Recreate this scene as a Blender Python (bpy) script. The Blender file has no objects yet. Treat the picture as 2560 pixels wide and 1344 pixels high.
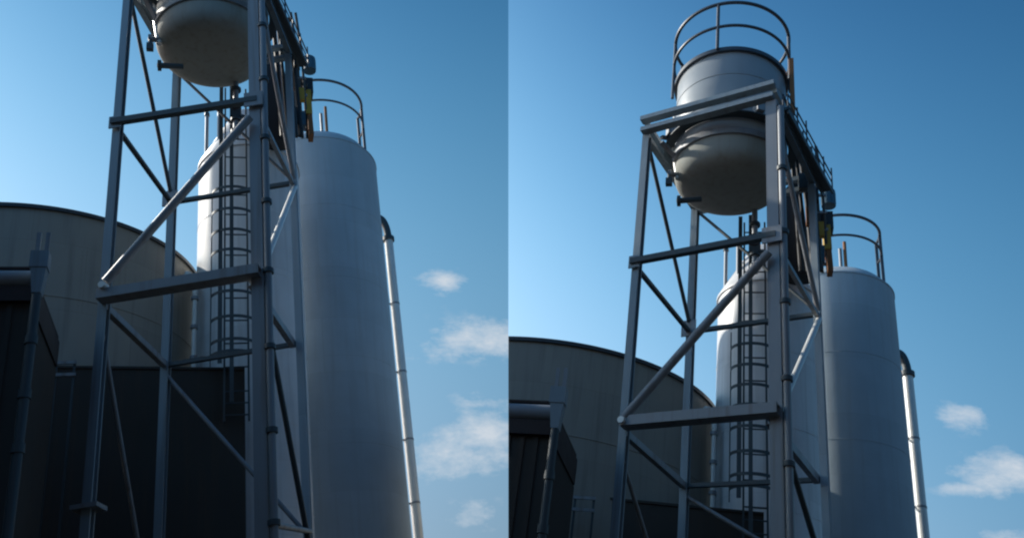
import bpy, bmesh, math, random
from mathutils import Vector, Matrix
random.seed(7)
SC = bpy.context.scene
COL = SC.collection
PI = math.pi
rad = math.radians

# ------------------------------------------------------------------ camera frame
F_PX = 2200.0
CX, CY = 1280.0, 672.0
OFF = ((0.0, 0.0), (1297.5, 337.0))     # the yard holds the same plant twice
VPX, VPY = 577.0, -3288.0               # where the uprights of a plant meet


def cam_ray(k, x, y):
    return Vector((x + OFF[k][0] - CX, -(y + OFF[k][1] - CY), F_PX))


ups = [cam_ray(k, VPX, VPY).normalized() for k in (0, 1)]
W_UP = (ups[0] + ups[1]).normalized()
fwd = Vector((0, 0, 1)); W_Y = (fwd - W_UP * fwd.dot(W_UP)).normalized()
W_X = W_Y.cross(W_UP)
if W_X.x < 0:
    W_X = -W_X
CAM = Vector((0, 0, 1.6))


def to_world_dir(v):
    return Vector((v.dot(W_X), v.dot(W_Y), v.dot(W_UP)))


FR = []                                  # local axes of each plant, in world space
for k in (0, 1):
    U = ups[k]
    c = cam_ray(k, 577, 700)
    Fv = (c - U * c.dot(U)).normalized()
    Rv = Fv.cross(U)
    if Rv.x < 0:
        Rv = -Rv
    FR.append((to_world_dir(Rv), to_world_dir(Fv), to_world_dir(U)))


def azel(k, x, y):
    v = to_world_dir(cam_ray(k, x, y))
    R, Fv, U = FR[k]
    r, d, z = v.dot(R), v.dot(Fv), v.dot(U)
    return math.atan2(r, d), math.atan2(z, math.hypot(r, d))


def at(k, x, y, d):
    a, e = azel(k, x, y)
    return Vector((d * math.tan(a), d, d / math.cos(a) * math.tan(e)))


def zat(k, x, y, dist):                  # height at a horizontal distance
    return dist * math.tan(azel(k, x, y)[1])


def polar(a, dist):
    return Vector((dist * math.sin(a), dist * math.cos(a), 0))


# ------------------------------------------------------------------ materials
def mat(name, col, rough=0.5, metal=0.0, var=0.12, streak=0.0, dirt=(0.10, 0.085, 0.07), bump=0.15, scale=1.0, plates=0):
    m = bpy.data.materials.new(name)
    m.use_nodes = True
    nt = m.node_tree
    N, L = nt.nodes, nt.links
    b = N['Principled BSDF']
    tc = N.new('ShaderNodeTexCoord')
    n1 = N.new('ShaderNodeTexNoise'); n1.inputs['Scale'].default_value = 2.2 * scale; n1.inputs['Detail'].default_value = 6
    L.new(tc.outputs['Object'], n1.inputs['Vector'])
    mp = N.new('ShaderNodeMapping'); mp.inputs['Scale'].default_value = (7 * scale, 7 * scale, 0.35 * scale)
    L.new(tc.outputs['Object'], mp.inputs['Vector'])
    n2 = N.new('ShaderNodeTexNoise'); n2.inputs['Scale'].default_value = 1.6; n2.inputs['Detail'].default_value = 5
    L.new(mp.outputs['Vector'], n2.inputs['Vector'])
    mix = N.new('ShaderNodeMix'); mix.data_type = 'RGBA'
    mix.inputs['A'].default_value = tuple(c * (1 - var) for c in col) + (1,)
    mix.inputs['B'].default_value = tuple(min(1, c * (1 + var)) for c in col) + (1,)
    L.new(n1.outputs['Fac'], mix.inputs['Factor'])
    out = mix.outputs['Result']
    hgt = None
    if plates:                            # welded plates round a drum: slight tone steps and seams
        sp = N.new('ShaderNodeSeparateXYZ'); L.new(tc.outputs['Object'], sp.inputs[0])
        at2 = N.new('ShaderNodeMath'); at2.operation = 'ARCTAN2'; L.new(sp.outputs['Y'], at2.inputs[0]); L.new(sp.outputs['X'], at2.inputs[1])
        mu = N.new('ShaderNodeMath'); mu.operation = 'MULTIPLY'; L.new(at2.outputs[0], mu.inputs[0]); mu.inputs[1].default_value = plates
        cb = N.new('ShaderNodeCombineXYZ'); L.new(mu.outputs[0], cb.inputs[0]); L.new(sp.outputs['Z'], cb.inputs[1])
        bk = N.new('ShaderNodeTexBrick'); L.new(cb.outputs[0], bk.inputs['Vector'])
        bk.inputs['Color1'].default_value = (0.93, 0.93, 0.93, 1); bk.inputs['Color2'].default_value = (1.06, 1.06, 1.06, 1); bk.inputs['Mortar'].default_value = (0.91, 0.91, 0.90, 1)
        bk.inputs['Scale'].default_value = 1.0; bk.inputs['Mortar Size'].default_value = 0.008; bk.inputs['Mortar Smooth'].default_value = 0.6
        bk.inputs['Brick Width'].default_value = 1.6; bk.inputs['Row Height'].default_value = 1.15
        m3 = N.new('ShaderNodeMix'); m3.data_type = 'RGBA'; m3.blend_type = 'MULTIPLY'; m3.inputs['Factor'].default_value = 1.0
        L.new(out, m3.inputs['A']); L.new(bk.outputs['Color'], m3.inputs['B']); out = m3.outputs['Result']
    if streak:
        rp = N.new('ShaderNodeMapRange')
        rp.inputs['From Min'].default_value = 0.50; rp.inputs['From Max'].default_value = 0.74
        rp.inputs['To Min'].default_value = 0.0; rp.inputs['To Max'].default_value = streak
        L.new(n2.outputs['Fac'], rp.inputs['Value'])
        m2 = N.new('ShaderNodeMix'); m2.data_type = 'RGBA'
        L.new(rp.outputs['Result'], m2.inputs['Factor'])
        L.new(out, m2.inputs['A'])
        m2.inputs['B'].default_value = tuple(dirt) + (1,)
        out = m2.outputs['Result']
    L.new(out, b.inputs['Base Color'])
    mr = N.new('ShaderNodeMapRange')
    mr.inputs['To Min'].default_value = max(0.05, rough - 0.12); mr.inputs['To Max'].default_value = min(1, rough + 0.15)
    L.new(n1.outputs['Fac'], mr.inputs['Value'])
    L.new(mr.outputs['Result'], b.inputs['Roughness'])
    b.inputs['Metallic'].default_value = metal
    if bump:
        n3 = N.new('ShaderNodeTexNoise'); n3.inputs['Scale'].default_value = 1.3 * scale; n3.inputs['Detail'].default_value = 3
        L.new(tc.outputs['Object'], n3.inputs['Vector'])
        bp = N.new('ShaderNodeBump'); bp.inputs['Strength'].default_value = bump; bp.inputs['Distance'].default_value = 0.03
        L.new(n3.outputs['Fac'], bp.inputs['Height'])
        L.new(bp.outputs['Normal'], b.inputs['Normal'])
    return m


M = {
    'tank': mat('tank_paint', (0.32, 0.305, 0.265), 0.6, streak=0.35, dirt=(0.13, 0.12, 0.10), plates=2.85),
    'tank_rim': mat('tank_rim_steel', (0.05, 0.06, 0.07), 0.5),
    'silo': mat('silo_white_paint', (0.72, 0.72, 0.72), 0.38, streak=0.30, dirt=(0.33, 0.31, 0.28), plates=0.95),
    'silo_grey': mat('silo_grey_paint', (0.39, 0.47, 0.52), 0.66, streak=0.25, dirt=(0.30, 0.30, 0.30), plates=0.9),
    'vessel': mat('vessel_paint', (0.33, 0.36, 0.38), 0.36, streak=0.2, dirt=(0.30, 0.28, 0.25)),
    'dish': mat('vessel_olive_paint', (0.33, 0.34, 0.31), 0.9, streak=0.4, dirt=(0.20, 0.18, 0.12)),
    'steel': mat('galvanised_steel', (0.27, 0.29, 0.31), 0.5, 0.2, streak=0.5, dirt=(0.15, 0.09, 0.055)),
    'post': mat('blue_grey_post_paint', (0.23, 0.29, 0.33), 0.45, 0.1, streak=0.45, dirt=(0.13, 0.085, 0.06)),
    'steel_dark': mat('dark_painted_steel', (0.055, 0.075, 0.085), 0.5, 0.0, streak=0.2, dirt=(0.1, 0.06, 0.04)),
    'rail': mat('rail_dark_blue_grey', (0.06, 0.075, 0.095), 0.45),
    'rust': mat('rusty_primer', (0.30, 0.13, 0.05), 0.75, streak=0.5, dirt=(0.12, 0.05, 0.03)),
    'ochre': mat('ochre_paint', (0.55, 0.34, 0.04), 0.6),
    'pipe': mat('bright_pipe', (0.78, 0.78, 0.74), 0.32, 0.1, streak=0.2, dirt=(0.4, 0.38, 0.33)),
    'shed': mat('dark_shed_and_shade_wall', (0.050, 0.044, 0.038), 0.8, streak=0.5, dirt=(0.08, 0.055, 0.04)),  # also on the added wall that stands in for shade
    'fascia': mat('fascia_blue_grey', (0.24, 0.27, 0.31), 0.5),
    'maroon': mat('maroon_trim', (0.030, 0.014, 0.012), 0.6),
    'black': mat('black_rubber', (0.018, 0.018, 0.02), 0.6),
    'motor': mat('motor_blue', (0.05, 0.12, 0.17), 0.5),
    'ground': mat('yard_gravel', (0.060, 0.057, 0.052), 0.9, var=0.4, scale=0.6, bump=0.6),
    'wall': mat('blocker_dark', (0.045, 0.045, 0.047), 0.85, var=0.3, streak=0.4, dirt=(0.03, 0.028, 0.025)),  # only on the added light blocker behind the viewer
}


# ------------------------------------------------------------------ mesh builder
class MB:
    def __init__(s):
        s.bm = bmesh.new()

    def ring(s, c, u, v, ru, rv, n, a0=0.0, a1=2 * PI, close=True):
        m = n if close else n + 1
        return [s.bm.verts.new(c + u * (ru * math.cos(a0 + (a1 - a0) * i / n)) + v * (rv * math.sin(a0 + (a1 - a0) * i / n))) for i in range(m)]

    def skin(s, A, B):
        n = len(A)
        for i in range(n):
            s.bm.faces.new((A[i], A[(i + 1) % n], B[(i + 1) % n], B[i]))

    def cyl(s, p, q, r0, r1=None, n=16, caps=True):
        p, q = Vector(p), Vector(q)
        r1 = r0 if r1 is None else r1
        w = (q - p).normalized()
        u = w.orthogonal().normalized(); v = w.cross(u)
        A = s.ring(p, u, v, r0, r0, n); B = s.ring(q, u, v, r1, r1, n)
        s.skin(A, B)
        if caps:
            s.bm.faces.new(A[::-1]); s.bm.faces.new(B)
        return s

    def lathe(s, c, prof, n=72):         # prof: (radius, z) from bottom to top about a local vertical
        c = Vector((c[0], c[1], 0))
        X, Y = Vector((1, 0, 0)), Vector((0, 1, 0))
        prev = None
        for i, (r, z) in enumerate(prof):
            cc = c + Vector((0, 0, z))
            if r < 1e-5:
                cur = [s.bm.verts.new(cc)]
            else:
                cur = s.ring(cc, X, Y, r, r, n)
            if prev is None:
                if len(cur) > 1:
                    s.bm.faces.new(cur[::-1])
            elif len(prev) == 1 and len(cur) > 1:
                for j in range(n):
                    s.bm.faces.new((prev[0], cur[(j + 1) % n], cur[j]))
            elif len(cur) == 1:
                for j in range(n):
                    s.bm.faces.new((prev[j], prev[(j + 1) % n], cur[0]))
            else:
                s.skin(prev, cur)
            prev = cur
        if len(prev) > 1:
            s.bm.faces.new(prev)
        return s

    def tube(s, pts, r, n=10, closed=False):
        pts = [Vector(p) for p in pts]
        N = len(pts)
        rings = []
        prevu = None
        for i, p in enumerate(pts):
            if closed:
                t = (pts[(i + 1) % N] - pts[i - 1]).normalized()
            else:
                t = (pts[min(i + 1, N - 1)] - pts[max(i - 1, 0)]).normalized()
            u = t.orthogonal() if prevu is None else (prevu - t * prevu.dot(t))
            u.normalize(); prevu = u
            rings.append(s.ring(p, u, t.cross(u), r, r, n))
        for i in range(N - 1):
            s.skin(rings[i], rings[i + 1])
        if closed:
            s.skin(rings[-1], rings[0])
        else:
            s.bm.faces.new(rings[0][::-1]); s.bm.faces.new(rings[-1])
        return s

    def bar(s, p, q, w, h, up=(0, 0, 1)):  # rectangular bar, w across, h along up
        p, q = Vector(p), Vector(q)
        t = (q - p).normalized()
        up = Vector(up)
        u = t.cross(up)
        if u.length < 1e-4:
            u = t.cross(Vector((0, 1, 0)))
        u.normalize(); v = u.cross(t).normalized()
        def sec(c):
            return [s.bm.verts.new(c + u * (sx * w / 2) + v * (sy * h / 2)) for sx, sy in ((-1, -1), (1, -1), (1, 1), (-1, 1))]
        A, B = sec(p), sec(q)
        s.skin(A, B)
        s.bm.faces.new(A[::-1]); s.bm.faces.new(B)
        return s

    def ibeam(s, p, q, w, h, up, tf=0.022, tw=0.02):
        p, q = Vector(p), Vector(q)
        t = (q - p).normalized()
        up = Vector(up); u = t.cross(up).normalized(); v = u.cross(t).normalized()
        s.bar(p + v * (h / 2 - tf / 2), q + v * (h / 2 - tf / 2), w, tf, v)
        s.bar(p - v * (h / 2 - tf / 2), q - v * (h / 2 - tf / 2), w, tf, v)
        s.bar(p, q, tw, h - 2 * tf, v)
        return s

    def channel(s, p, q, w, h, up, side=1, tf=0.018):   # C section, web on one side
        p, q = Vector(p), Vector(q)
        t = (q - p).normalized()
        up = Vector(up); u = t.cross(up).normalized() * side; v = up - t * up.dot(t); v.normalize()
        s.bar(p + v * (h / 2 - tf / 2), q + v * (h / 2 - tf / 2), w, tf, v)
        s.bar(p - v * (h / 2 - tf / 2), q - v * (h / 2 - tf / 2), w, tf, v)
        s.bar(p + u * (w / 2 - tf / 2), q + u * (w / 2 - tf / 2), tf, h - 2 * tf, v)
        return s

    def box(s, c, sx, sy, sz, ax=None):
        c = Vector(c)
        X, Y, Z = ax or (Vector((1, 0, 0)), Vector((0, 1, 0)), Vector((0, 0, 1)))
        return s.bar(c - Z * sz / 2, c + Z * sz / 2, sx, sy, Y) if ax is None else s._obox(c, X * sx / 2, Y * sy / 2, Z * sz / 2)

    def _obox(s, c, X, Y, Z):
        V = [s.bm.verts.new(c + X * a + Y * b + Z * d) for d in (-1, 1) for a, b in ((-1, -1), (1, -1), (1, 1), (-1, 1))]
        s.skin(V[:4], V[4:]); s.bm.faces.new(V[:4][::-1]); s.bm.faces.new(V[4:])
        return s

    def prism(s, pts, ext):              # polygon pts extruded by vector ext
        A = [s.bm.verts.new(Vector(p)) for p in pts]; B = [s.bm.verts.new(Vector(p) + Vector(ext)) for p in pts]
        s.skin(A, B); s.bm.faces.new(A[::-1]); s.bm.faces.new(B)
        return s

    def cut(s, co, no):                  # keep the side the normal points away from, close the end
        g = s.bm.verts[:] + s.bm.edges[:] + s.bm.faces[:]
        r = bmesh.ops.bisect_plane(s.bm, geom=g, plane_co=co, plane_no=no, clear_outer=True)
        e = [x for x in r['geom_cut'] if isinstance(x, bmesh.types.BMEdge)]
        if e:
            bmesh.ops.holes_fill(s.bm, edges=e, sides=0)
        return s

    def build(s, name, m, parent=None, smooth=True):
        bmesh.ops.recalc_face_normals(s.bm, faces=s.bm.faces[:])
        me = bpy.data.meshes.new(name)
        if parent is not None:
            root = parent
            while root.parent is not None:
                root = root.parent
            base = Vector(root['base_point'])
            bmesh.ops.translate(s.bm, verts=s.bm.verts[:], vec=-base)
        s.bm.to_mesh(me); s.bm.free()
        me.materials.append(m)
        if smooth:
            for p in me.polygons:
                p.use_smooth = True
            me.set_sharp_from_angle(angle=rad(35))
        o = bpy.data.objects.new(name, me)
        COL.objects.link(o)
        if parent is not None:
            o.parent = parent
        return o


def plant_matrix(k):
    R, Fv, U = FR[k]
    m = Matrix.Identity(4)
    for i in range(3):
        m[i][0], m[i][1], m[i][2], m[i][3] = R[i], Fv[i], U[i], CAM[i]
    return m


PM = [plant_matrix(0), plant_matrix(1)]


def thing(k, name, label, cat, base, group=None):
    o = bpy.data.objects.new(name, None)
    COL.objects.link(o)
    o.empty_display_size = 0.2
    b = Vector(base)
    o.matrix_world = PM[k] @ Matrix.Translation(b)
    o['base_point'] = tuple(b)
    o['label'] = label; o['category'] = cat
    if group:
        o['group'] = group
    return o


def circle_pts(c, z, r, n=64, a0=0, a1=2 * PI, close=True):
    m = n if close else n + 1
    return [Vector((c[0] + r * math.cos(a0 + (a1 - a0) * i / n), c[1] + r * math.sin(a0 + (a1 - a0) * i / n), z)) for i in range(m)]


SIDE = ('in the left plant', 'in the right plant')
GROUND = -3.5                             # local depth reached by everything that stands in the ground
# the plane of the end wall of the right-hand tank and shed (world vertical)
SEAM_PX = 1271.0
seam_n = to_world_dir(Vector((1, 0, -(SEAM_PX - CX) / F_PX))).normalized()


def seam_local(k):
    R, Fv, U = FR[k]
    return Vector((seam_n.dot(R), seam_n.dot(Fv), seam_n.dot(U)))


# ------------------------------------------------------------------ one plant
def build_plant(k):
    side = ('left', 'right')[k]
    P = lambda x, y, d: at(k, x, y, d)
    ORI = Vector((0, 0, 0))
    UP = Vector((0, 0, 1))
    sn = -seam_local(k)

    def clip(mb):
        if k == 1:
            mb.cut(ORI, sn)
        return mb

    # ---------------- big storage tank behind the tower
    a0, al, zf = ((rad(-12.25), rad(10.25), 0.5385), (rad(-13.5), rad(11.5), 0.40267))[k]
    dist = 16.0
    tc = polar(a0, dist); tr = dist * math.sin(al); tz = dist * zf
    t = thing(k, 'storage_tank', 'wide grey storage tank with a dark rim, %s' % ('at the left edge' if k == 0 else 'cut off flat in the middle'), 'tank', (tc.x, tc.y, GROUND), 'wide grey tanks')
    w = MB(); w.lathe(tc, [(tr, GROUND), (tr, tz - 0.05)], 160)
    for zz in (tz - 1.55, tz - 3.1, tz - 4.6):
        w.tube(circle_pts(tc, zz, tr, 120), 0.012, 6, True)
    clip(w).build('wall', M['tank'], t)
    rm = MB(); rm.lathe(tc, [(tr - 0.02, tz - 0.05), (tr + 0.045, tz - 0.05), (tr + 0.045, tz + 0.015), (tr - 0.02, tz + 0.03), (0.3, tz + 0.18), (0, tz + 0.19)], 160)
    clip(rm).build('roof', M['tank_rim'], t)
    # ---------------- standpipe at the tank's right edge
    d = 13.9
    b = P(487, 960, d); tp = P(483, 735, d); b.x = tp.x = (b.x + tp.x) / 2
    t = thing(k, 'standpipe', 'thin pale standpipe beside the %s wide tank below the low beam' % side, 'pipe', (b.x, d, b.z), 'thin pale standpipes')
    MB().cyl(b, tp, 0.036, n=14).build('pipe', M['pipe'], t)
    for f in (0.28, 0.62, 0.95):
        c = b.lerp(tp, f); MB().cyl(c - UP * 0.03, c + UP * 0.03, 0.062, n=14).build('collar', M['steel'], t)
    # the head of the standpipe, a pale ball fitting over the beam
    hd = P(470, 693, d)
    mb = MB(); mb.tube([tp, tp + UP * 0.1, hd.lerp(tp, 0.35) + UP * 0.05, hd], 0.045, 12); mb.cyl(hd - UP * 0.07, hd + UP * 0.09, 0.085, 0.06, 16)
    mb.build('head', M['pipe'], t)
    MB().cyl(b, Vector((b.x, b.y, GROUND)), 0.045, n=12).build('lower_pipe', M['steel_dark'], t)

    # ---------------- shed with deep fascia and rain pipe, in front of the tank
    d = 9.6
    L0, L1 = P(-140, 708, d), P(82, 708, d)
    zt, zg, zb, ze = P(80, 585, d).z, P(80, 663, d).z, P(80, 708, d).z, P(80, 745, d).z
    x0, x1 = L0.x - (1.5 if k == 0 else 0.0), L1.x
    if k == 1:
        x0 = P(-180, 708, d).x
    dep = 1.8
    t = thing(k, 'equipment_shed', 'dark steel shed with a rounded blue grey gutter before the %s wide tank' % side, 'shed', ((x0 + x1) / 2, d, GROUND), 'dark sheds before the tanks')
    mid = (x0 + x1) / 2; wd = x1 - x0
    wl = MB(); wl.box((mid, d + 0.12 + dep / 2, (GROUND + ze) / 2), wd - 0.06, dep, ze - GROUND)
    n = int(wd / 0.17)
    for i in range(n):
        xx = x0 + 0.1 + i * 0.17
        wl.bar((xx, d + 0.112, GROUND), (xx, d + 0.112, ze - 0.01), 0.06, 0.02, (0, 1, 0))
    clip(wl).build('wall', M['shed'], t, smooth=False)
    rg = (zg - zb) / 2 - 0.012
    fm = MB(); fm.cyl((x0, d + rg, (zb + zg) / 2 - 0.01), (x1, d + rg, (zb + zg) / 2 - 0.01), rg, n=40)
    clip(fm).build('gutter', M['fascia'], t)
    ev = MB(); ev.box((mid, d + dep / 2 + 0.05, (zb + ze) / 2), wd - 0.02, dep, zb - ze - 0.004)
    ev.box((mid, d + dep / 2 + 0.06, zg + 0.004), wd - 0.06, dep, 0.03)
    ev.box((mid, d + dep / 2 + 0.16, (zg + zb) / 2), wd - 0.06, dep, zg - zb - 0.04)
    clip(ev).build('eave', M['maroon'], t, smooth=False)

    d = 9.45
    t = thing(k, 'rain_pipe', 'grey rain pipe with a hopper head at the %s shed corner' % side, 'pipe', (P(75, 793, d).x, d, GROUND), 'rain pipes on the sheds')
    pa = P(88, 672, d); xh = pa.x
    mb = MB()
    mb.prism([(xh - 0.055, d - 0.06, P(90, 672, d).z), (xh + 0.13, d - 0.06, P(90, 672, d).z), (xh + 0.13, d - 0.06, P(90, 632, d).z), (xh - 0.055, d - 0.06, P(90, 632, d).z)], (0, 0.16, 0))
    mb.prism([(xh, d - 0.05, P(90, 735, d).z), (xh + 0.09, d - 0.05, P(90, 735, d).z), (xh + 0.12, d - 0.05, P(90, 672, d).z), (xh - 0.04, d - 0.05, P(90, 672, d).z)], (0, 0.14, 0))
    mb.build('hopper', M['post'], t, smooth=False)
    for ox in (0.0, 0.095):
        MB().bar((xh + ox, d, P(90, 632, d).z), (xh + ox, d, P(90, 582, d).z), 0.045, 0.03, (0, 1, 0)).build('strap', M['steel'], t, smooth=False)
    MB().cyl((xh + 0.045, d, P(90, 735, d).z), (xh + 0.045, d, GROUND), 0.05, n=14).build('pipe', M['steel_dark'], t)
    for py in (850, 985, 1120):
        z = P(60, py, d).z; MB().cyl((xh + 0.045, d, z - 0.05), (xh + 0.045, d, z + 0.05), 0.064, n=14).build('socket', M['steel_dark'], t)

    # ---------------- support tower
    aA, aB, aC = rad((-8.07, -8.3)[k]), rad((1.95, 1.82)[k]), rad((-4.1, -4.12)[k])
    B = Vector((10 * math.tan(aB), 10, 0)); A = Vector((10.62 * math.tan(aA), 10.62, 0))
    s = B - A; nrm = Vector((-s.y, s.x, 0))
    tt = math.tan(aC); cc = (tt * A.y - A.x) / (nrm.x - tt * nrm.y)
    C = A + nrm * cc; D = B + nrm * cc
    sx = s.normalized(); sy = nrm.normalized()
    dB = 10 / math.cos(aB)
    z_top, z_up = zat(k, 632, -84, dB), zat(k, 632, -113, dB)
    z_mid, z_low = zat(k, 628, 262, dB), zat(k, 658, (692, 700)[k], dB)
    plate_z = zat(k, 235, 1275, 10.72 / math.cos(aA))
    t = thing(k, 'support_tower', 'braced steel tower carrying the raised vessel, %s' % SIDE[k], 'tower', ((A + B + C + D) / 4) + Vector((0, 0, GROUND)), 'steel support towers')
    zz = lambda p, z: Vector((p.x, p.y, z))

    def post(p, w, dd, m, top):
        MB().ibeam(zz(p, GROUND), zz(p, top), w, dd, sy, 0.02, 0.018).build('post', m, t, smooth=False)
    post(A, 0.105, 0.12, M['post'], z_top - 0.05)
    post(C, 0.11, 0.12, M['post'], z_top - 0.05)
    post(D, 0.10, 0.10, M['silo_grey'], z_top - 0.05)
    post(B, 0.155, 0.16, M['steel'], z_top - 0.05)
    # base collar on the front left post
    MB().box(zz(A, plate_z), 0.30, 0.26, 0.05, (sx, sy, UP)).build('collar_plate', M['steel'], t, smooth=False)

    def beam(p, q, z, w, h, m, z2=None, off=0.0, name='beam', ext=0.0, ext2=None):
        dirv = (zz(q, 0) - zz(p, 0)).normalized()
        side_v = Vector((dirv.y, -dirv.x, 0))
        a = zz(p, z) + side_v * off - dirv * ext; b_ = zz(q, z if z2 is None else z2) + side_v * off + dirv * (ext if ext2 is None else ext2)
        MB().channel(a, b_, w, h, UP, 1).build(name, m, t, smooth=False)
    fo = 0.125
    beam(A, B, z_low + 0.01, 0.19, 0.13, M['steel'], off=fo, ext=(0.01, -0.03)[k], ext2=0.05)
    beam(B, D, z_low - 0.06, 0.08, 0.11, M['steel'], off=-fo + 0.02)
    beam(A, C, z_low - 0.06, 0.08, 0.09, M['steel'], off=fo - 0.13)
    beam(C, D, z_low - 0.06, 0.06, 0.06, M['steel_dark'])
    beam(A, B, z_mid, 0.09, 0.085, M['steel_dark'], off=fo - 0.02, ext=0.05)
    beam(C, D, z_mid - 0.02, 0.07, 0.06, M['steel_dark'])
    beam(A, C, z_mid - 0.05, 0.06, 0.055, M['steel_dark'])
    beam(B, D, z_mid - 0.05, 0.06, 0.07, M['steel'])
    # platform ring of double beams
    for z, nm in ((z_top, 'platform_beam'), (z_up, 'platform_beam')):
        e = 0.05 if z == z_top else 0.07
        beam(A, B, z, 0.13, 0.075, M['post'], off=fo - 0.03, name=nm, ext=e)
        beam(C, D, z - 0.04, 0.09, 0.08, M['post'], off=-fo + 0.03, name=nm)
        beam(A, C, z - 0.03, 0.09, 0.075, M['post'], off=-0.02, name=nm)
        beam(B, D, z - 0.03, 0.09, 0.075, M['post'], off=0.02, name=nm)
    dk = MB(); vcx = polar((azel(k, 393, -60)[0] + azel(k, 668, -60)[0]) / 2, ((A + B + C + D) / 4).length)
    rr_ = ((A + B + C + D) / 4).length * math.sin((azel(k, 668, -60)[0] - azel(k, 393, -60)[0]) / 2)
    zd = z_top + 0.075
    dk.lathe(vcx, [(rr_ + 0.012, zd), (rr_ + 0.16, zd), (rr_ + 0.16, zd + 0.02), (rr_ + 0.012, zd + 0.02)], 72)
    dk.bm.faces.ensure_lookup_table()
    ngons = [f for f in dk.bm.faces if len(f.verts) > 4]
    bmesh.ops.delete(dk.bm, geom=ngons, context='FACES_ONLY')
    dk.build('platform_deck', M['steel_dark'], t, smooth=False)
    # braces

    def brace(p, zp, q, zq, r, m, off=Vector((0, 0, 0))):
        MB().cyl(zz(p, zp) + off, zz(q, zq) + off, r, n=12).build('brace', m, t)
    MB().cyl(P(264, 704, A.y - 0.21), P(624, 294, B.y - 0.16), 0.056, n=14).build('brace', M['steel'], t)
    brace(A, z_top - 0.1, C, z_mid + 0.02, 0.032, M['steel_dark'])
    brace(B, z_top - 0.15, D, z_mid, 0.038, M['steel'], sx * 0.02)
    brace(C, z_top - 0.06, D, z_mid + 0.02, 0.026, M['steel_dark'], sy * 0.02)
    brace(B, z_low + 0.05, D, z_mid - 0.1, 0.042, M['pipe'], sx * 0.02)
    brace(A, z_low - 0.42, C, 1.9 + 0.2 * k, 0.028, M['steel'])
    brace(B, z_low - 0.15, D, 2.7, 0.036, M['steel_dark'], sx * 0.02)
    brace(C, z_low - 0.2, D, 2.9, 0.03, M['steel'])
    brace(B, 2.62, D, 2.95, 0.035, M['steel'], sx * 0.03)
    # gusset plates with a bolt head
    g = P(257, 713, A.y - 0.24)
    MB().cyl(g + sy * 0.06, g - sy * 0.04, 0.055, 0.045, 14).build('bolt', M['pipe'], t)
    MB().box(zz(C, z_mid) - sy * 0.09, 0.24, 0.02, 0.28, (sx, sy, UP)).build('gusset', M['steel'], t, smooth=False)
    MB().box(zz(A, z_mid) - sy * 0.10, 0.17, 0.02, 0.20, (sx, sy, UP)).build('gusset', M['post'], t, smooth=False)
    MB().box(zz(B, z_mid) - sy * 0.13, 0.26, 0.02, 0.24, (sx, sy, UP)).build('gusset', M['steel'], t, smooth=False)
    # riser pipe strapped to the front right post
    rp = B + sx * 0.128 - sy * 0.05
    r_ = thing(k, 'riser_pipe', 'grey riser pipe strapped to the front right post of the %s tower' % side, 'pipe', (rp.x, rp.y, GROUND), 'riser pipes on the towers')
    MB().cyl(zz(rp, GROUND), zz(rp, z_top - 0.2), 0.046, n=16).build('pipe', M['steel'], r_)
    for f in range(9):
        z = 2.6 + f * 1.05
        if z < z_top - 0.3:
            MB().cyl(zz(rp, z - 0.03), zz(rp, z + 0.03), 0.07, n=16).build('clamp', M['steel_dark'], r_)

    # ---------------- vessel on the tower
    aL, aR = azel(k, 393, -60)[0], azel(k, 668, -60)[0]
    cen = (A + B + C + D) / 4
    av, hv = (aL + aR) / 2, (aR - aL) / 2
    vc = polar(av, cen.length); vr = cen.length * math.sin(hv)
    near = cen.length - vr
    z_vt = zat(k, 533, -212, near); z_vk = zat(k, 530, -8, near)
    vh = 0.57 * vr
    t = thing(k, 'raised_vessel', 'round pale vessel with a guard rail raised on the %s tower' % side, 'vessel', (vc.x, vc.y, z_vk), 'raised vessels')
    mb = MB(); mb.lathe(vc, [(vr * 0.985, z_vk), (vr, z_vk + 0.02), (vr, z_vt - 0.04), (vr * 0.985, z_vt), (0, z_vt + 0.05)], 96)
    for q in (0.35, 0.7):
        mb.tube(circle_pts(vc, z_vk + (z_vt - z_vk) * q, vr, 80), 0.008, 6, True)
    mb.build('shell', M['vessel'], t)
    prof = [(0.0, z_vk - 0.56 * vr)] + [(vr * a_, z_vk - vr * b_) for a_, b_ in ((0.2, 0.555), (0.4, 0.545), (0.56, 0.53), (0.7, 0.50), (0.8, 0.465), (0.88, 0.415), (0.93, 0.35), (0.96, 0.27), (0.97, 0.18), (0.97, 0.01))]
    MB().lathe(vc, prof, 96).build('dished_bottom', M['dish'], t)
    MB().lathe(vc, [(vr * 0.97, z_vk - 0.02), (vr + 0.012, z_vk - 0.02), (vr + 0.012, z_vk + 0.09), (vr - 0.01, z_vk + 0.09)], 96).build('bottom_ring', M['steel'], t)
    MB().lathe(vc, [(vr * 0.95, z_vt - 0.045), (vr + 0.05, z_vt - 0.045), (vr + 0.05, z_vt + 0.03), (vr * 0.95, z_vt + 0.03)], 96).build('toe_ring', M['rail'], t)
    # support lugs that sit on the platform beams
    for a in (0.25, 0.75, 1.25, 1.75):
        dv = sx * math.cos(a * PI) + sy * math.sin(a * PI)
        p = Vector((vc.x, vc.y, 0)) + dv * (vr + 0.06)
        MB().box(zz(p, z_up + 0.02), 0.26, 0.12, 0.22, (dv, Vector((-dv.y, dv.x, 0)), UP)).build('lug', M['steel'], t, smooth=False)
    # side nozzles on the left of the dished bottom
    lv = Vector((-1, 0.0, 0)).normalized()
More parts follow.
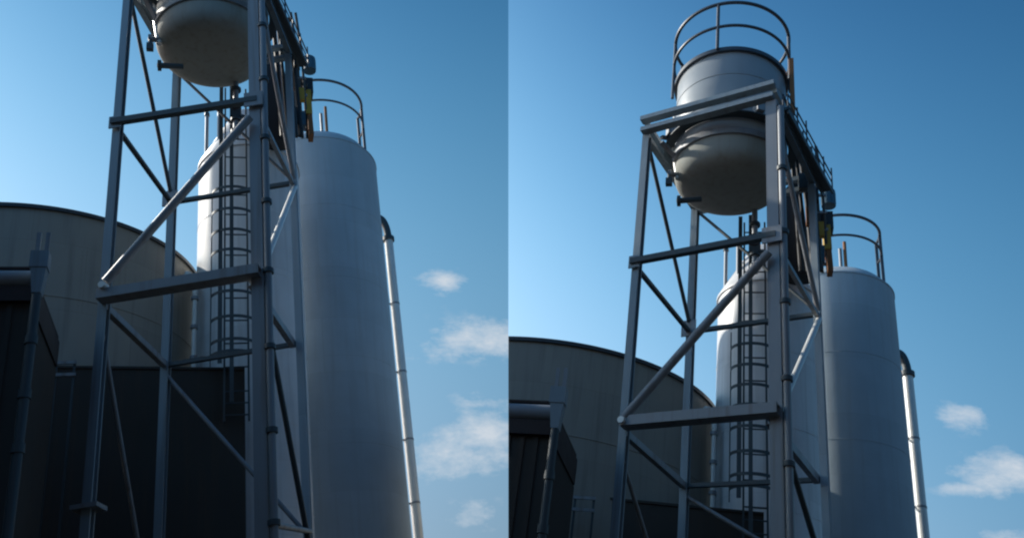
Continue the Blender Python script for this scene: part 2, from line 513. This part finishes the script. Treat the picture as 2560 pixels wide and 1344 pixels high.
    for i, (py, pz, rr, m, ln) in enumerate(((100, 0.0, 0.07, 'steel', 0.24), (165, 0.0, 0.075, 'steel_dark', 0.20))):
        q = P(392 if i == 0 else 412, py, vc.y - 0.25)
        mb = MB(); mb.cyl(q + Vector((0.25, 0.1, 0.1)), q + lv * (ln * 0.5), rr * 0.6, n=12)
        mb.cyl(q + lv * (ln * 0.5 - 0.05), q + lv * (ln * 0.5), rr * 1.15, n=14)
        mb.build('nozzle', M[m], t)
    q = P(375, 118, vc.y - 0.3)
    mb = MB(); mb.box(q, 0.10, 0.08, 0.12); mb.cyl(q + Vector((0.0, 0, -0.05)), q + Vector((0, 0, 0.14)), 0.03, n=10); mb.build('valve', M['steel_dark'], t)
    # pale strut pipes from the shell to the left platform corner
    a_ = P(388, 40, vc.y - 0.2); b_ = P(392, -55, vc.y - 0.1); c_ = zz(A, z_top - 0.05) + sx * 0.15 + sy * 0.2
    MB().tube([P(398, 110, vc.y - 0.2), a_, b_], 0.045, 12).build('side_pipe', M['pipe'], t)
    MB().bar(c_, P(396, 60, vc.y - 0.25), 0.07, 0.05).build('bracket', M['steel'], t, smooth=False)
    MB().bar(c_ + UP * 0.1, P(396, 12, vc.y - 0.25), 0.06, 0.05).build('bracket', M['steel_dark'], t, smooth=False)
    # guard rail
    gr = vr + 0.075; ng = cen.length - gr
    zr1, zr2 = zat(k, 533, -330, ng), zat(k, 533, -273, ng)
    rl = MB().tube(circle_pts(vc, zr1, gr, 96), 0.030, 8, True).build('guard_rail', M['rail'], t)
    MB().tube(circle_pts(vc, zr2, gr, 96), 0.026, 8, True).build('middle_rail', M['rail'], rl)
    azp = azel(k, 506, -270)[0]
    for i in range(8):
        if i == 0:
            th = -PI / 2 + math.asin(max(-1, min(1, (azp - av) / hv)))
        elif i == 1:
            th = rad(-8)
        elif i == 2:
            th = rad(188)
        else:
            th = rad(20 + (i - 2) * 27)
        p = Vector((vc.x + gr * math.cos(th), vc.y + gr * math.sin(th), 0))
        zb_ = z_vt - 0.02 if i == 0 or i > 2 else z_vt - 0.28
        MB().cyl(zz(p, zb_), zz(p, zr1), 0.027, n=8).build('rail_post', M['rail'], rl)
    # rusty hanger under the right rail post
    p = Vector((vc.x + (gr + 0.045) * math.cos(rad(-14)), vc.y + (gr + 0.045) * math.sin(rad(-14)), 0))
    MB().bar(zz(p, z_vt - 0.85), zz(p, z_vt + 0.35), 0.07, 0.06, (0, 1, 0)).build('hanger', M['rust'], t, smooth=False)
    # outlet pipe with valve below the dish
    oc = P(592, 200, cen.y + 0.55)
    t2 = thing(k, 'outlet_pipe', 'outlet pipe with a hand valve under the %s raised vessel' % side, 'pipe', (oc.x, oc.y, P(592, 330, oc.y).z), 'outlet pipes under the vessels')
    top_ = zz(oc, z_vk - vh * 0.6); bot_ = P(590, 345, oc.y)
    MB().cyl(bot_, zz(bot_, top_.z), 0.045, n=14).build('pipe', M['steel'], t2)
    for py in (225, 268, 300, 330):
        c = P(590, py, oc.y); c.x = bot_.x; MB().cyl(c - UP * 0.025, c + UP * 0.025, 0.085, n=16).build('flange', M['steel_dark'], t2)
    c = P(590, 284, oc.y); c.x = bot_.x
    MB().box(c, 0.17, 0.15, 0.2).build('valve_body', M['steel_dark'], t2, smooth=False)
    c2 = c + Vector((-0.02, -0.22, 0.02))
    mb = MB(); mb.tube(circle_pts((0, 0), 0, 0.10, 24), 0.014, 6, True)
    bmesh.ops.rotate(mb.bm, verts=mb.bm.verts[:], cent=(0, 0, 0), matrix=Matrix.Rotation(PI / 2, 3, 'X'))
    bmesh.ops.translate(mb.bm, verts=mb.bm.verts[:], vec=c2)
    mb.cyl(c2, c2 + Vector((0, 0.2, 0)), 0.012, n=8); mb.bar(c2 - UP * 0.1, c2 + UP * 0.1, 0.014, 0.012); mb.bar(c2 - Vector((0.1, 0, 0)), c2 + Vector((0.1, 0, 0)), 0.014, 0.012)
    mb.build('handwheel', M['maroon'], t2)
    a = P(606, 318, oc.y); mb = MB(); mb.tube([P(590, 322, oc.y), a, P(622, 300, oc.y), P(640, 292, oc.y)], 0.035, 12); mb.build('branch', M['steel'], t2)

    # ---------------- caged ladder behind the tower
    lad_d = 12.62
    t = thing(k, 'caged_ladder', 'dark caged ladder rising behind the low beam of the %s tower' % side, 'ladder', (P(585, 600, lad_d).x, lad_d, P(585, 1040, lad_d).z), 'caged ladders')
    zb_, zt_ = P(590, 1030, lad_d).z, P(590, 190, lad_d).z
    xl, xr = P(562, 600, lad_d + 0.36).x, P(618, 600, lad_d + 0.36).x
    for x in (xl, xr):
        MB().bar((x, lad_d + 0.36, zb_), (x, lad_d + 0.36, zt_), 0.03, 0.05, (0, 1, 0)).build('stile', M['steel_dark'], t, smooth=False)
    z = zb_ + 0.1
    while z < zt_:
        MB().cyl((xl, lad_d + 0.36, z), (xr, lad_d + 0.36, z), 0.013, n=8).build('rung', M['steel_dark'], t)
        z += 0.19 if z < z_low - 0.3 else 0.40
    xc = P(584, 600, lad_d).x
    cr = (P(640, 600, lad_d).x - P(528, 600, lad_d).x) / 2
    cgc = Vector((xc, lad_d + 0.30, 0))
    hz = [P(584, y, lad_d).z for y in (462, 516, 568, 618, 668, 722, 785, 842, 872)]
    for z in hz:
        pts = [Vector((cgc.x + cr * math.cos(th), cgc.y + cr * 0.75 * math.sin(th), z)) for th in [PI + PI * i / 24 for i in range(25)]]
        mb = MB()
        for i in range(24):
            mb.bar(pts[i], pts[i + 1], 0.014, 0.046)
        mb.build('cage_hoop', M['steel_dark'], t, smooth=False)
    for px, ww in ((528, 0.018), (551, 0.065), (579, 0.06)):
        x = P(px, 600, lad_d).x
        cosv = max(-1, min(1, (x - cgc.x) / cr)); y = cgc.y - cr * 0.75 * math.sqrt(1 - cosv * cosv) + 0.01
        MB().bar((x, y, P(px, 900 if px < 570 else 1000, lad_d).z), (x, y, P(px, 470 if px == 528 else 195, lad_d).z), ww, 0.016, (0, 1, 0)).build('cage_bar', M['steel_dark'], t, smooth=False)

    # ---------------- white silo (lit on its left)
    aL, aR = azel(k, 497, 430)[0], azel(k, 746, 430)[0]
    a, h = (aL + aR) / 2, (aR - aL) / 2
    dist = 14.5
    c = polar(a, dist); r = dist * math.sin(h); nr = dist - r
    z_r, z_c = zat(k, 620, 362, nr), zat(k, 620, 272, nr + 0.65 * r)
    t = thing(k, 'storage_silo', 'white silo with a sunlit left side behind the %s tower' % side, 'silo', (c.x, c.y, GROUND), 'white silos behind the towers')
    mb = MB(); mb.lathe(c, [(r, GROUND), (r, z_r)], 96)
    for q in range(1, 6):
        mb.tube(circle_pts(c, z_r - q * 1.35, r, 80), 0.006, 6, True)
    mb.build('wall', M['silo'], t)
    mb = MB(); mb.lathe(c, [(r * 0.99, z_r), (r + 0.025, z_r), (r + 0.025, z_r + 0.05), (r * 0.35, z_c), (0, z_c + 0.02)], 96)
    mb.build('roof', M['silo'], t)
    # vents on the roof
    for px, py0, py1, rr, m, dd in ((516, 372, 288, 0.035, 'steel', 14.2), (548, 352, 268, 0.04, 'steel', 14.0), (606, 350, 296, 0.05, 'steel', 13.9), (625, 350, 305, 0.06, 'vessel', 14.1)):
        p0, p1 = P(px, py0 + 12, dd), P(px, py1, dd)
        p1.x = p0.x
        v = MB().cyl(p0 - UP * 0.25, p1, rr, n=12).build('vent', M[m], t)
        MB().cyl(p1 - UP * 0.02, p1 + UP * 0.05, rr * 1.5, rr * 1.3, 12).build('cap', M['steel_dark'], v)

    # ---------------- tall shaded silo
    aL, aR = azel(k, 652, 430)[0], azel(k, 941, 430)[0]
    a, h = (aL + aR) / 2, (aR - aL) / 2
    dist = 17.0
    c = polar(a, dist); r = dist * math.sin(h); nr = dist - r
    z_r, z_c = zat(k, 797, 343, nr), zat(k, 797, 332, dist - 0.8 * r)
    t = thing(k, 'storage_silo', 'tall grey silo in full shade with a guard rail, right of the %s tower' % side, 'silo', (c.x, c.y, GROUND), 'shaded grey silos')
    mb = MB(); mb.lathe(c, [(r, GROUND), (r, z_r)], 96)
    for q in range(1, 6):
        mb.tube(circle_pts(c, z_r - q * 1.75, r, 80), 0.006, 6, True)
    mb.build('wall', M['silo_grey'], t)
    mb = MB(); mb.lathe(c, [(r * 0.99, z_r), (r + 0.012, z_r), (r + 0.012, z_r + 0.03), (r * 0.85, z_c), (r * 0.5, z_c + 0.12), (0, z_c + 0.16)], 96)
    mb.build('roof', M['silo_grey'], t)
    gc = P(800, 300, dist - 0.1); gx = P(905, 300, dist - 0.1).x; rr = gx - gc.x
    gnear = math.hypot(gc.x, gc.y) - rr
    zt1, zt2 = zat(k, 800, 200, gnear), zat(k, 800, 250, gnear)
    A0, A1 = -PI * 0.62, PI * 0.10
    rl = MB().tube(circle_pts(gc, zt1, rr, 40, A0, A1, False), 0.032, 8).build('guard_rail', M['rail'], t)
    MB().tube(circle_pts(gc, zt2, rr, 40, A0, A1, False), 0.026, 8).build('middle_rail', M['rail'], rl)
    for th in (-0.05, -PI * 0.60, PI * 0.10):
        p = Vector((gc.x + rr * math.cos(th), gc.y + rr * math.sin(th), 0))
        MB().bar(zz(p, z_r + 0.02), zz(p, zt1), 0.06, 0.06, (0, 1, 0)).build('rail_post', M['rail'], rl, smooth=False)
    # small roof hatch and two short pipes
    for px, py0, py1, m in ((818, 330, 268, 'rust'), (806, 332, 285, 'steel')):
        p0, p1 = P(px, py0 + 10, dist - 0.75), P(px, py1, dist - 0.75); p1.x = p0.x
        MB().cyl(p0 - UP * 0.15, p1, 0.035, n=10).build('roof_pipe', M[m], t)
    # ---------------- pale down pipe on the tall silo
    d = dist + 1.25
    p1 = P(971, 598, d); p0 = P(1047, 1344, d)
    x = (p1.x + p0.x) / 2
    t = thing(k, 'down_pipe', 'bright down pipe with an elbow on the right side of the %s grey silo' % side, 'pipe', (x, d, GROUND), 'bright down pipes')
    MB().cyl((x, d, GROUND), (x, d, p1.z), 0.105, n=24).build('pipe', M['pipe'], t)
    MB().cyl((x, d, p1.z - 0.05), (x, d, p1.z + 0.05), 0.145, n=24).build('collar', M['steel_dark'], t)
    e = P(946, 545, d)
    pts = [Vector((x, d, p1.z + 0.04))]
    for i in range(1, 9):
        th = i / 8 * PI / 2
        w_ = x - e.x; hh = e.z - p1.z
        pts.append(Vector((x - w_ * (1 - math.cos(th)), d, p1.z + 0.04 + (hh - 0.04) * math.sin(th))))
    pts.append(Vector((e.x - 0.3, d - 0.0, e.z + 0.02)))
    MB().tube(pts, 0.09, 20).build('elbow', M['steel_dark'], t)
    for py in (760, 930, 1100, 1260):
        z = P(1000, py, d).z; mb = MB()
        mb.bar((x - 0.25, d - 0.05, z), (x + 0.0, d, z), 0.03, 0.03)
        mb.cyl((x, d, z - 0.02), (x, d, z + 0.02), 0.112, n=20)
        mb.build('bracket', M['steel'], t)

    # ---------------- catwalk from the platform back to the tall silo
    i0 = B + sx * 0.12 + sy * 0.12
    i1 = i0 + sy * 2.1
    o0, o1 = i0 + sx * 0.07, i1 + sx * 0.16
    RH = 0.30
    zf0, zf1 = z_top - 0.12, z_top - 0.12
    t = thing(k, 'catwalk', 'narrow dark side ledge with thin rails along the %s tower top' % side, 'catwalk', zz(i0, zf0), 'high catwalks')
    mb = MB()
    mb.prism([zz(i0, zf0), zz(o0, zf0), zz(o1, zf1), zz(i1, zf1)], (0, 0, 0.05)); mb.build('deck', M['steel_dark'], t, smooth=False)
    for a_, b_ in ((i0, i1), (o0, o1)):
        MB().bar(zz(a_, zf0 - 0.05), zz(b_, zf1 - 0.05), 0.025, 0.05).build('stringer', M['steel_dark'], t, smooth=False)
    hr = MB().tube([zz(o0, zf0 + RH), zz(o1, zf1 + RH)], 0.012, 8).build('handrail', M['rail'], t)
    MB().tube([zz(o0, zf0 + RH * 0.5), zz(o1, zf1 + RH * 0.5)], 0.010, 8).build('middle_rail', M['rail'], hr)
    for i in range(6):
        q = o0.lerp(o1, i / 5); z = zf0 + (zf1 - zf0) * i / 5
        MB().cyl(zz(q, z), zz(q, z + RH * (1 + 0.25 * ((i * 7) % 3))), 0.012, n=8).build('rail_post', M['rail'], hr)
    hr2 = MB().tube([zz(i0, zf0 + RH), zz(i1, zf1 + RH)], 0.02, 8).build('handrail', M['rail'], t)
    for i in range(5):
        q = i0.lerp(i1, i / 4); z = zf0 + (zf1 - zf0) * i / 4
        MB().cyl(zz(q, z), zz(q, z + RH * (1 + 0.25 * ((i * 7) % 3))), 0.012, n=8).build('rail_post', M['rail'], hr2)
    # drive motor at its far end, on an ochre bracket
    q = P(774, 176, 13.6)
    t = thing(k, 'drive_motor', 'dark blue drive motor on an ochre bracket at the far end of the %s catwalk' % side, 'motor', (q.x, q.y, P(765, 300, 13.6).z), 'drive motors')
    mb = MB(); mb.cyl(q - UP * 0.02, q + UP * 0.30, 0.125, n=20); mb.cyl(q + UP * 0.30, q + UP * 0.37, 0.10, 0.06, 16)
    for i in range(10):
        th = i / 10 * 2 * PI
        mb.bar(q + Vector((0.12 * math.cos(th), 0.12 * math.sin(th), 0.02)), q + Vector((0.12 * math.cos(th), 0.12 * math.sin(th), 0.28)), 0.014, 0.02, (math.cos(th), math.sin(th), 0))
    mb.build('motor_body', M['motor'], t)
    g1 = P(762, 222, 13.6); mb = MB(); mb.box(g1, 0.30, 0.26, 0.36); mb.cyl(g1 + Vector((-0.05, -0.1, -0.1)), g1 + Vector((-0.05, -0.3, -0.1)), 0.09, n=16); mb.build('gearbox', M['black'], t, smooth=False)
    MB().bar(P(772, 296, 13.6), P(768, 236, 13.6), 0.12, 0.3, (0, 1, 0)).build('bracket', M['ochre'], t, smooth=False)
    MB().bar(P(778, 345, 13.6), P(773, 293, 13.6), 0.09, 0.26, (0, 1, 0)).build('foot', M['rust'], t, smooth=False)
    # dark chute dropping from the catwalk to the white silo
    dd = 13.2
    t = thing(k, 'dark_chute', 'black tapered chute hanging behind the front right post of the %s tower' % side, 'chute', P(690, 345, dd), 'black chutes')
    pts = [P(655, 150, dd), P(690, 105, dd), P(712, 180, dd), P(734, 345, dd), P(690, 350, dd), P(672, 345, dd)]
    mb = MB(); mb.prism(pts, (0.02, 0.34, 0)); mb.build('hopper', M['black'], t, smooth=False)
    MB().cyl(P(712, 300, dd - 0.1), P(694, 150, dd - 0.1), 0.05, n=14).build('spout', M['steel'], t)
    # cable rack
    t = thing(k, 'cable_rack', 'dark cable rack with small boxes sloping down beside the %s black chute' % side, 'rack', P(745, 345, 13.9), 'cable racks')
    for xa, ya, xb, xc, dd_ in ((676, -20, 694, 706, 12.5), (690, 20, 706, 722, 12.4), (704, 40, 722, 738, 12.7), (716, 90, 735, 752, 12.9)):
        MB().tube([P(xa, ya, dd_ - 0.6), P(xb, 170, dd_ - 0.1), P(xc, 340, dd_)], 0.03 + 0.012 * (xa % 3), 8).build('conduit', M[('black', 'steel_dark')[xa % 2]], t)
    for off in (0, 0.11, 0.2):
        MB().tube([P(712, 30, 12.6) + Vector((off, 0, 0)), P(728, 130, 13.0) + Vector((off, 0, 0)), P(742, 345, 13.7) + Vector((off, 0, 0))], 0.026, 8).build('conduit', M['steel_dark'], t)
    for f in (0.1, 0.3, 0.5, 0.7, 0.9):
        q = P(728, 130, 13.0).lerp(P(742, 345, 13.7), f); MB().bar(q - Vector((0.05, 0, 0)), q + Vector((0.25, 0, 0)), 0.04, 0.05).build('strut', M['steel'], t, smooth=False)

    for px, py, dd_, w_, h_, mm in ((709, 118, 12.0, 0.13, 0.30, 'steel_dark'), (727, 205, 12.5, 0.12, 0.34, 'rust'), (741, 152, 12.6, 0.10, 0.26, 'black'), (752, 238, 12.9, 0.13, 0.28, 'ochre'), (736, 292, 12.8, 0.11, 0.36, 'black'), (757, 300, 13.0, 0.09, 0.3, 'motor'), (720, 60, 11.9, 0.08, 0.22, 'rust')):
        q = P(px, py, dd_)
        MB().box(q, w_, 0.10, h_).build('junction_box', M[mm], t, smooth=False)

    # ---------------- near-black wall added to stand in for shade at the tank foot, with a short rail
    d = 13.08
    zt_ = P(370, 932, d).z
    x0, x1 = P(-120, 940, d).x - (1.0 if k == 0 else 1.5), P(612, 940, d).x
    t = thing(k, 'shade_wall', 'near-black wall added in place of shade between the %s tower and its wide tank' % side, 'wall', ((x0 + x1) / 2, d, GROUND), 'added shade walls')
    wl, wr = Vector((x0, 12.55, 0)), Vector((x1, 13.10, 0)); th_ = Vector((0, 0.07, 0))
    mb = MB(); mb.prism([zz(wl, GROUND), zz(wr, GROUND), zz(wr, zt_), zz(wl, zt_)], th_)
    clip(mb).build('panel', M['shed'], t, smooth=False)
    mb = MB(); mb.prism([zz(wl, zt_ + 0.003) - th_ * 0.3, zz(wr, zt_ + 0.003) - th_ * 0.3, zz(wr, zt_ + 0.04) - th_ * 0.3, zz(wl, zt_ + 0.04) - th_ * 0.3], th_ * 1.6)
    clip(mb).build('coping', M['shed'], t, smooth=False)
    d = 12.4
    p0, p1 = P(135, 906, d), P(192, 906, d)
    t = thing(k, 'short_rail', 'short double rail above the added dark wall left of the %s tower' % side, 'rail', (p0.x, d, P(135, 1000, d).z), 'short double rails')
    for y in (906, 936):
        z = P(160, y, d).z
        MB().bar((p0.x, d, z), (p1.x, d, z), 0.03, 0.045).build('rail_bar', M['steel'], t, smooth=False)
    for x in (p0.x + 0.03, p1.x - 0.03):
        MB().bar((x, d + 0.03, GROUND), (x, d + 0.03, P(160, 900, d).z), 0.03, 0.03, (0, 1, 0)).build('rail_post', M['steel_dark'], t, smooth=False)


for k in (0, 1):
    build_plant(k)

# ------------------------------------------------------------------ ground
mb = MB(); mb.prism([(-600, -600, 0), (600, -600, 0), (600, 600, 0), (-600, 600, 0)], (0, 0, -0.3))
g = mb.build('ground', M['ground'], None, smooth=False); g['kind'] = 'structure'; g['label'] = 'dark gravel yard'

# the tall dark hall added unseen behind the viewer, only to shade the foot of the yard
blocker = bpy.data.objects.new('sky_light_blocker', None); COL.objects.link(blocker)
blocker.location = (0, -9, 0); blocker['base_point'] = (0, -9, 0)
blocker['label'] = 'tall dark hall added unseen behind the viewer to block sky light'; blocker['category'] = 'light blocker'
mb = MB(); mb.box((0, -9, 6.9), 70, 12, 13.8); mb.build('wall', M['wall'], blocker, smooth=False)
mb = MB(); mb.box((-19, 3.5, 4.5), 14, 13, 9.0); mb.build('side_blocker', M['wall'], blocker, smooth=False)  # added as well, cuts the bright sky on the left
mb = MB(); mb.box((0, -9, 13.95), 71, 13, 0.3); mb.build('roof', M['wall'], blocker, smooth=False)

# ------------------------------------------------------------------ sun and sky
SUN_AZ, SUN_EL = rad(-65), rad(36)       # left of and beyond the silos
sd = Vector((math.sin(SUN_AZ) * math.cos(SUN_EL), math.cos(SUN_AZ) * math.cos(SUN_EL), math.sin(SUN_EL)))
sl = bpy.data.lights.new('sun', 'SUN'); sl.energy = 4.8; sl.angle = rad(0.53); sl.color = (1.0, 0.95, 0.86)
so = bpy.data.objects.new('sun', sl); COL.objects.link(so)
so.rotation_euler = (-sd).to_track_quat('-Z', 'Y').to_euler()

wd = bpy.data.worlds.new('World'); SC.world = wd; wd.use_nodes = True
nt = wd.node_tree; N, L = nt.nodes, nt.links
for n in list(N):
    N.remove(n)
out = N.new('ShaderNodeOutputWorld'); bg = N.new('ShaderNodeBackground')
L.new(bg.outputs[0], out.inputs[0])
tc = N.new('ShaderNodeTexCoord')


def vdot(vec):
    n = N.new('ShaderNodeVectorMath'); n.operation = 'DOT_PRODUCT'
    n.inputs[1].default_value = vec
    L.new(tc.outputs['Generated'], n.inputs[0])
    return n.outputs['Value']


def mth(op, a, b=None, c=None, clamp=False):
    n = N.new('ShaderNodeMath'); n.operation = op; n.use_clamp = clamp
    for i, v in enumerate((a, b, c)):
        if v is None:
            continue
        if isinstance(v, (int, float)):
            n.inputs[i].default_value = v
        else:
            L.new(v, n.inputs[i])
    return n.outputs[0]


def ramp(x, pts):
    n = N.new('ShaderNodeValToRGB')
    cr = n.color_ramp
    while len(cr.elements) < len(pts):
        cr.elements.new(0.5)
    for e, (p, c) in zip(cr.elements, pts):
        e.position = p; e.color = (c[0], c[1], c[2], 1)
    L.new(x, n.inputs[0])
    return n.outputs['Color']


def mixc(f, a, b, mode='MIX'):
    n = N.new('ShaderNodeMix'); n.data_type = 'RGBA'; n.blend_type = mode
    for s_, v in (('Factor', f), ('A', a), ('B', b)):
        if isinstance(v, (int, float)):
            n.inputs[s_].default_value = v
        elif isinstance(v, tuple):
            n.inputs[s_].default_value = v
        else:
            L.new(v, n.inputs[s_])
    return n.outputs['Result']


# cloud puffs, in pixels of a plant's own picture: x, y, half width, half height, density
PUFFS = [(1110, 703, 60, 36, 1.0), (1205, 845, 125, 50, 1.15), (1110, 885, 80, 24, 0.85), (1205, 1000, 80, 28, 0.6), (1200, 1080, 95, 55, 1.05), (1110, 1140, 110, 55, 1.0), (1230, 1140, 90, 55, 0.85), (1185, 1285, 70, 45, 0.65), (1330, 840, 90, 50, 0.9), (1300, 1010, 70, 35, 0.6), (-260, 900, 200, 60, 0.4)]


def half_sky(k):
    R, Fv, U = FR[k]
    r, d, u = vdot(R), vdot(Fv), vdot(U)
    cmb = N.new('ShaderNodeCombineXYZ')
    L.new(r, cmb.inputs[0]); L.new(d, cmb.inputs[1]); L.new(u, cmb.inputs[2])
    sky = N.new('ShaderNodeTexSky'); sky.sky_type = 'NISHITA'; sky.sun_disc = False
    sky.sun_elevation = SUN_EL; sky.sun_rotation = SUN_AZ
    sky.air_density = 1.0; sky.dust_density = 0.6; sky.ozone_density = 2.0
    L.new(cmb.outputs[0], sky.inputs['Vector'])
    # clouds: gnomonic coordinates about the plant's forward axis
    dd = mth('MAXIMUM', d, 0.02)
    gx, gz = mth('DIVIDE', r, dd), mth('DIVIDE', u, dd)
    tot = None
    for x, y, hw, hh, den in PUFFS:
        p, px_, py_ = at(k, x, y, 1.0), at(k, x + hw, y, 1.0), at(k, x, y - hh, 1.0)
        sx_, sz_ = abs(px_.x - p.x), abs(py_.z - p.z)
        ex = mth('MULTIPLY', mth('SUBTRACT', gx, p.x), 1 / sx_); ez = mth('MULTIPLY', mth('SUBTRACT', gz, p.z), 1 / sz_)
        q = mth('ADD', mth('MULTIPLY', ex, ex), mth('MULTIPLY', ez, ez))
        v = mth('MULTIPLY', mth('EXPONENT', mth('MULTIPLY', q, -0.9)), den)
        tot = v if tot is None else mth('MAXIMUM', tot, v)
    cm = N.new('ShaderNodeCombineXYZ'); L.new(gx, cm.inputs[0]); L.new(mth('MULTIPLY', gz, 1.7), cm.inputs[1])
    nz = N.new('ShaderNodeTexNoise'); nz.inputs['Scale'].default_value = 21; nz.inputs['Detail'].default_value = 9; nz.inputs['Roughness'].default_value = 0.66
    L.new(cm.outputs[0], nz.inputs['Vector'])
    cov = mth('MULTIPLY', mth('SUBTRACT', mth('ADD', tot, mth('MULTIPLY', mth('SUBTRACT', nz.outputs['Fac'], 0.5), 2.1)), 0.36), 1.15, clamp=True)
    cov = mth('MULTIPLY', cov, mth('GREATER_THAN', d, 0.05))
    cov = mth('MULTIPLY', cov, mth('MINIMUM', mth('MULTIPLY', tot, 2.2), 1.0))
    # deep blue towards the right and the zenith, pale and bright low on the sun's side
    rc = mth('MINIMUM', mth('MAXIMUM', r, -0.42), 0.42)
    uc = mth('MINIMUM', mth('MAXIMUM', u, 0.05), 0.86)
    uu = mth('MULTIPLY', uc, uc)
    cols = N.new('ShaderNodeCombineXYZ')
    for i in range(3):
        b0, b1, b2, b3 = [GRADE[k][j][i] for j in range(4)]
        e = mth('ADD', mth('MULTIPLY_ADD', rc, b1, b0), mth('MULTIPLY_ADD', uu, b3, mth('MULTIPLY', uc, b2)))
        L.new(mth('EXPONENT', e), cols.inputs[i])
    col = mixc(1.0, sky.outputs['Color'], cols.outputs[0], 'MULTIPLY')
    # the sky away from the sun is darker
    bk = mth('MULTIPLY', mth('MINIMUM', mth('MAXIMUM', mth('MULTIPLY', d, 2.0), -1.0), 0.0), -1.0)
    col = mixc(bk, col, mixc(1.0, col, BACK, 'MULTIPLY'))
    return col, cov


SKY_TINT = (1.0, 1.0, 1.0, 1)
BACK = (0.55, 0.85, 1.05, 1)
GRADE = (((-0.48, -0.71, -0.65), (-1.597, -0.886, -0.643), (6.378, 6.469, 5.152), (-8.205, -6.679, -4.905)),
         ((-0.04, -0.36, -0.33), (-1.765, -1.0, -0.725), (3.459, 4.677, 3.765), (-5.853, -5.438, -3.979)))
s0, c0 = half_sky(0); s1, c1 = half_sky(1)
sel = mth('GREATER_THAN', vdot(seam_n), 0.0)
sky = mixc(sel, s0, s1)
cov = mth('ADD', mth('MULTIPLY', c0, mth('SUBTRACT', 1.0, sel)), mth('MULTIPLY', c1, sel))
sky = mixc(1.0, sky, SKY_TINT, 'MULTIPLY')
sky = mixc(mth('MULTIPLY', cov, 0.85), sky, (6.6, 7.1, 7.7, 1))
L.new(sky, bg.inputs['Color'])
bg.inputs['Strength'].default_value = 0.1

# ------------------------------------------------------------------ camera and render settings
cam = bpy.data.cameras.new('camera'); co = bpy.data.objects.new('camera', cam); COL.objects.link(co)
cam.sensor_width = 36; cam.lens = 36 * F_PX / 2560; cam.clip_end = 3000; cam.clip_start = 0.05
xr, yu, zb = to_world_dir(Vector((1, 0, 0))), to_world_dir(Vector((0, 1, 0))), -to_world_dir(Vector((0, 0, 1)))
m = Matrix.Identity(4)
for i in range(3):
    m[i][0], m[i][1], m[i][2], m[i][3] = xr[i], yu[i], zb[i], CAM[i]
co.matrix_world = m
SC.camera = co
SC.view_settings.view_transform = 'Standard'
SC.view_settings.look = 'None'
SC.view_settings.exposure = 0.0
SC.view_settings.gamma = 1.0
SC.cycles.filter_width = 2.2
SC.cycles.max_bounces = 6
for o in SC.objects:
    if 'base_point' in o:
        del o['base_point']
